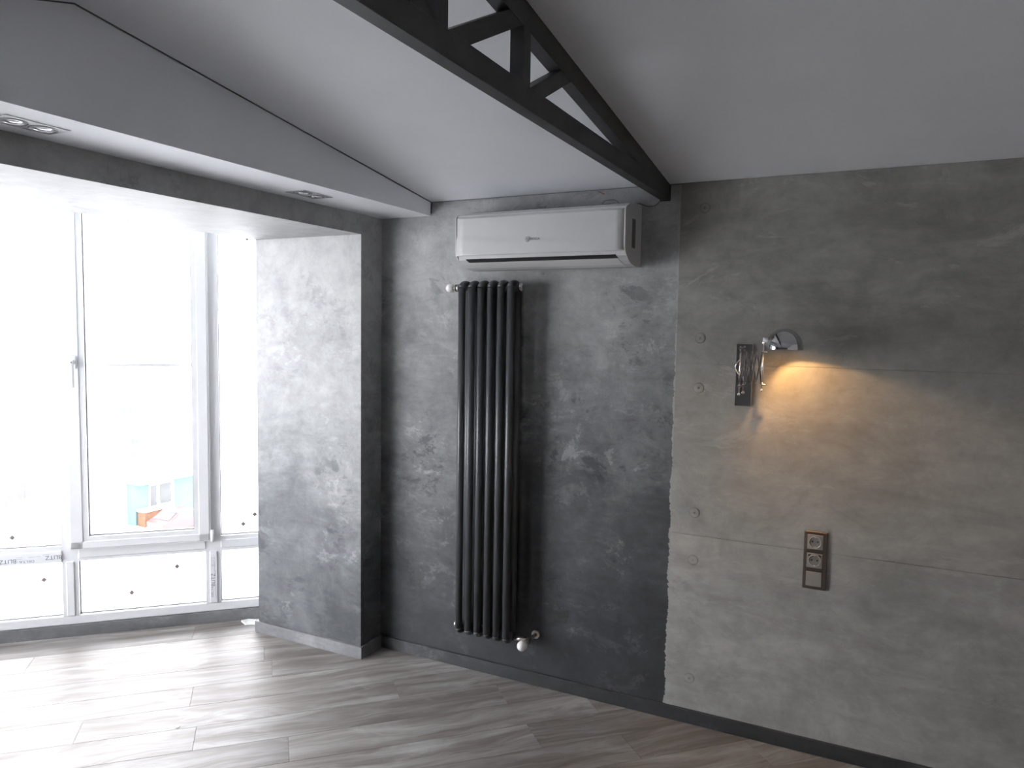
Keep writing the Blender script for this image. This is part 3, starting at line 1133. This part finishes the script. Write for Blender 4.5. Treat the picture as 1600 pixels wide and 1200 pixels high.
for i in range(9):
    t = i / 8
    pts.append((-.487 - .016 * math.sin(PI * t), ya_ - .004, 1.445 + .060 * t))
b.tube(pts, .0022, 8)
b.build('lamp_cord', MT['polished'], lamp)
# dome shade, open below
cx, cy, zr = -.3208, yp_ - .1355, 1.5485
rr, hh = .0655, .0765
prof = []
for i in range(15):
    a = PI / 2 * i / 14
    prof.append((rr * math.cos(a) ** .92 if i < 14 else 0, hh * math.sin(a)))
inner = [(max(0, r - .0012), max(.0, h - .0012) if i else 0.0) for i, (r, h) in enumerate(prof)]
lin0 = [(max(0, r - .0014), max(.0002, h - .0014)) for r, h in prof]
lin1 = [(max(0, r - .0022), max(.0002, h - .0022)) for r, h in prof]
mb = MB().lathe(prof + inner[::-1], (cx, cy, zr), (0, 0, 1), 40)
bmesh.ops.remove_doubles(mb.bm, verts=mb.bm.verts, dist=1e-6)
a_ = [(rr, 0), (rr - .0016, 0)]
shade = None
mb.lathe([(rr - .0018, -.0012), (rr + .0006, -.0012), (rr + .0006, .0014), (rr - .0018, .0014)], (cx, cy, zr), (0, 0, 1), 40, True)
shade = mb.build('shade', MT['chrome'], lamp)
mb = MB().lathe(lin0 + lin1[::-1], (cx, cy, zr), (0, 0, 1), 40)
bmesh.ops.remove_doubles(mb.bm, verts=mb.bm.verts, dist=1e-6)
mb.build('shade_lining', MT['lining'], shade)  # unseen white liner added inside the dome to spread the bulb's glow
b = MB().cyl((-.4035, ya_, 1.570), (cx - .060, cy, 1.574), .0045, n=12)
b.sph((-.4035, ya_, 1.571), .0075, (1, 1, 1), 12)
b.build('shade_joint', MT['chrome'], lamp)
BX, BZ, BY = -.375, 1.5805, cy + .013
MB().cyl((cx - .074, cy, BZ + .002), (cx - .0565, cy, BZ + .002), .0085, n=14).build('bulb_socket', MT['socket_cup'], lamp)
bulb = MB().sph((BX + .006, BY, BZ), .0062, (1.2, 1, 1), 14).build('bulb', MT['bulb'], lamp)
# ------------------------------------------------------------------ triple socket strip
so = thing('power_socket', (-.194, yp_, .7555), 'vertical bronze frame with two sockets and a blank plate on the concrete wall', 'socket')
sx0, sx1, sz0, sz1 = -.2362, -.1520, .6440, .8660
fr = MB().box(sx0, sx1, yp_ - .010, yp_ - .0002, sz0, sz1, .0055, 3)
fr.build('frame', MT['sock_frame'], so)
sxm = (sx0 + sx1) / 2 - .002
for k in range(3):
    zc_ = sz1 - .0405 - k * .0705
    h = .0275
    if k < 2:
        b = MB().box(sxm - h, sxm + h, yp_ - .0122, yp_ - .009, zc_ - h, zc_ + h, .001)
        ins = b.build('socket_insert', MT['sock'], so)
        # raised rim; flat disc whose darker colour paints the cup's recess shade
        MB().lathe([(.0225, -.001), (.0222, .0020), (.0212, .0030), (.0203, .0020), (.0196, -.001)], (sxm, yp_ - .0124, zc_), (0, -1, 0), 32, True).build('cup', MT['sock_rim'], ins)
        MB().cyl((sxm, yp_ - .0119, zc_), (sxm, yp_ - .01245, zc_), .0200, n=32).build('socket_face', MT['sock_face'], ins)
        for dx in (-.0095, .0095):
            MB().cyl((sxm + dx, yp_ - .0121, zc_ + .002), (sxm + dx, yp_ - .0129, zc_ + .002), .0032, n=12).build('pin_hole', MT['sock_dark'], ins)
        for q in (-.018, .018):
            MB().box(sxm - .0035, sxm + .0035, yp_ - .0145, yp_ - .0121, zc_ + q - .0015, zc_ + q + .0015).build('earth_clip', MT['nickel'], ins)
        if k == 1:
            for dx in (-1, 1):
                MB().bar((sxm + dx * .0145, yp_ - .0126, zc_ + .0235), (sxm + dx * .0225, yp_ - .0126, zc_ + .0165), .004, .001, (0, -1, 0)).build('corner_mark', MT['sock_dark'], ins)
    else:
        MB().box(sxm - h, sxm + h, yp_ - .0128, yp_ - .009, zc_ - h, zc_ + h, .0012).build('blank_plate', MT['sock'], so)

# ------------------------------------------------------------------ recessed twin spots in the soffit
for (ya, yb2, nm) in ((1.152, 1.322, 'near end'), (2.243, 2.413, 'far end')):
    lab = 'twin recessed spotlight at the near left end of the soffit' if nm == 'near end' else 'twin recessed spotlight close to the pillar end of the soffit'
    sp = thing('spotlight', (-2.08, (ya + yb2) / 2, ZS), lab, 'spotlight', 'recessed spotlights in the white soffit')
    MB().box(-2.130, -2.032, ya, yb2, ZS - .0025, ZS - .0002, .0006).build('plate', MT['alu'], sp)
    for q in (.27, .73):
        yc = ya + (yb2 - ya) * q
        c0 = (-2.081, yc, ZS - .0026)
        lm = MB().lathe([(.0370, -.0005), (.0365, .0012), (.0325, .0014), (.0315, -.0005)], c0, (0, 0, -1), 28).build('lamp_ring', MT['spot_ring'], sp)
        MB().lathe([(.0318, .0002), (.0275, .0012), (.0262, .0002), (.0195, .0002), (.0185, .0014), (.0110, .0032), (0, .0040)], c0, (0, 0, -1), 28).build('reflector', MT['spot_glass'], lm)

# ------------------------------------------------------------------ loose cables above the air conditioner
b = MB().tube([(-1.098, D - .002, 2.189), (-1.083, D - .010, 2.181), (-1.066, D - .012, 2.173)], .0019)
tag(b.build('wire_stub', MT['wire_red'], origin=(-1.08, D, 2.18)), 'short dark red wire stub poking from the wall below the ceiling', 'wire')
b = MB().tube([(-1.075, D - .012, 2.119), (-1.073, D - .012, 2.137), (-1.066, D - .012, 2.146), (-1.045, D - .012, 2.1485), (-1.021, D - .012, 2.147), (-1.010, D - .012, 2.140), (-1.006, D - .004, 2.135)], .0014)
tag(b.build('cable', MT['wire'], origin=(-1.04, D, 2.12)), 'thin black cable loop rising behind the air conditioner top', 'cable')
b = MB().tube([(-.935, D - .012, 2.1225), (-.916, D - .012, 2.127), (-.900, D - .010, 2.120), (-.884, D - .010, 2.1135), (-.868, D - .010, 2.1115), (-.852, D - .010, 2.1135), (-.838, D - .010, 2.122), (-.830, D - .010, 2.133)], .0017)
tag(b.build('cable', MT['wire'], origin=(-.88, D, 2.11)), 'black cable sagging from the air conditioner to the truss end', 'cable')

# ------------------------------------------------------------------ scraps on the floor
b = MB()
pts = [(-3.06, 2.87), (-3.00, 2.845), (-2.945, 2.88), (-2.955, 2.925), (-3.01, 2.935), (-3.05, 2.91)]
b.prism(pts, lambda x, y: Vector((x, y, .0004)), lambda x, y: Vector((x + .004, y, .004 + .004 * math.sin(40 * x + 30 * y))))
tag(b.build('scrap', MT['scrap'], origin=(-3.0, 2.89, 0)), 'flat white scrap on the floor at the pillar foot', 'scrap')
b = MB()
pts = [(-2.468, 1.965), (-2.455, 1.960), (-2.444, 1.968), (-2.450, 1.979), (-2.463, 1.977)]
b.prism(pts, lambda x, y: Vector((x, y, .0003)), lambda x, y: Vector((x, y, .003 + .002 * math.sin(300 * x))))
tag(b.build('scrap', MT['scrap'], origin=(-2.455, 1.97, 0)), 'tiny white crumb lying out on the laminate', 'scrap')

# ------------------------------------------------------------------ outdoors, seen through the panes
GZ = -12.4
struct(MB().box(-140, 30, -70, 160, GZ - .3, GZ).build('ground', MT['ground']))
FX = -47.0
bl = thing('apartment_building', (FX, 33, GZ), 'pale apartment block with rows of dark windows beyond the glass', 'building')
MB().box(FX - 12, FX, 20.0, 37.2, GZ + .002, 6.4).build('wall', MT['facade'], bl)
MB().box(FX - 12, FX + .12, 19.9, 37.3, 6.4, 6.8).build('roof_edge', MT['facade'], bl)


def far_window(y0, y1, z0, z1, lights, parent, mat='pane_far'):
    f = MB().box(FX - .05, FX + .06, y0, y1, z0, z1).build('window', MT['far_frame'], parent)
    w = (y1 - y0) / lights
    for i in range(lights):
        MB().box(FX + .055, FX + .075, y0 + i * w + .09, y0 + (i + 1) * w - .09, z0 + .09, z1 - .09).build('pane', MT[mat], f)


far_window(32.95, 34.65, 3.35, 4.15, 2, bl)
far_window(33.00, 34.45, .85, 2.15, 2, bl)
far_window(32.85, 34.50, -2.1, -.75, 3, bl)
far_window(32.80, 34.55, -5.1, -3.5, 3, bl)
far_window(34.20, 35.00, -7.75, -6.15, 1, bl)
for dz in (2.15, -.75, -3.5):
    far_window(29.6, 31.2, dz - 1.4, dz, 2, bl)
for y0, y1, z0, z1, m in ((25.65, 26.40, -6.35, -5.4, 'pane_far'), (26.5, 27.2, -6.6, -5.6, 'pane_far'), (25.65, 26.30, -9.85, -8.2, 'pane_violet'), (26.45, 27.15, -9.3, -8.2, 'pane_violet')):
    far_window(y0, y1, z0, z1, 1, bl, m)
sh = thing('shop_front', (FX + .4, 36.3, GZ), 'turquoise shop front with a white door under the apartment block', 'shop')
MB().box(FX + .01, FX + .9, 33.9, 40.5, GZ + .002, -9.45).build('wall', MT['teal'], sh)
MB().box(FX + .01, FX + 1.6, 33.8, 40.6, -9.44, -9.22).build('canopy', MT['far_frame'], sh)
dr = MB().box(FX + .85, FX + .96, 34.95, 37.0, GZ + .01, -9.55).build('door_frame', MT['far_frame'], sh)
MB().box(FX + .93, FX + .98, 35.05, 35.55, -11.3, -9.75).build('pane', MT['pane_far'], dr)
MB().box(FX + .93, FX + .98, 35.80, 36.75, -11.2, -9.75).build('pane', MT['pane_far'], dr)
pb = thing('planter', (FX + 1.45, 34.7, GZ), 'orange box with a pale lid standing before the shop front', 'planter')
MB().box(FX + 1.05, FX + 1.80, 33.95, 35.45, GZ + .01, GZ + 1.05, .03).build('box', MT['brick_box'], pb)
MB().box(FX + 1.0, FX + 1.86, 33.88, 35.52, GZ + 1.05, GZ + 1.2, .02).build('lid', MT['far_frame'], pb)
MB().box(FX + 1.79, FX + 1.82, 34.5, 35.4, GZ + .05, GZ + .55).build('dark_panel', MT['pane_far'], pb)
car = thing('car', (FX + 4.2, 35.0, GZ), 'red car parked outside below the shop front', 'car')
cp_ = [(-2.1, .28), (2.1, .28), (2.15, .75), (1.35, .92), (.55, 1.42), (-.95, 1.45), (-1.75, .98), (-2.15, .9)]
MB().prism(cp_, lambda y, z: Vector((FX + 3.4, 35.0 + y, GZ + z)), lambda y, z: Vector((FX + 5.1, 35.0 + y, GZ + z)), .05).build('body', MT['car_red'], car)
gp = [(1.22, .95), (.50, 1.36), (-.90, 1.39), (-1.55, 1.0)]
MB().prism(gp, lambda y, z: Vector((FX + 3.38, 35.0 + y, GZ + z)), lambda y, z: Vector((FX + 5.12, 35.0 + y, GZ + z))).build('side_glass', MT['car_glass'], car)
MB().bar((FX + 4.25, 35.0 + 1.30, GZ + .975), (FX + 4.25, 35.0 + .60, GZ + 1.41), 1.4, .03, (0, .5, 1)).build('windscreen', MT['car_glass'], car)
MB().bar((FX + 4.25, 35.0 - 1.0, GZ + 1.44), (FX + 4.25, 35.0 - 1.68, GZ + 1.04), 1.4, .03, (0, -.5, 1)).build('rear_glass', MT['car_glass'], car)
for yy in (-1.35, 1.35):
    for xx in (3.42, 4.9):
        MB().cyl((FX + xx, 35.0 + yy, GZ + .31), (FX + xx + .18, 35.0 + yy, GZ + .31), .30, n=18).build('wheel', MT['tyre'], car)
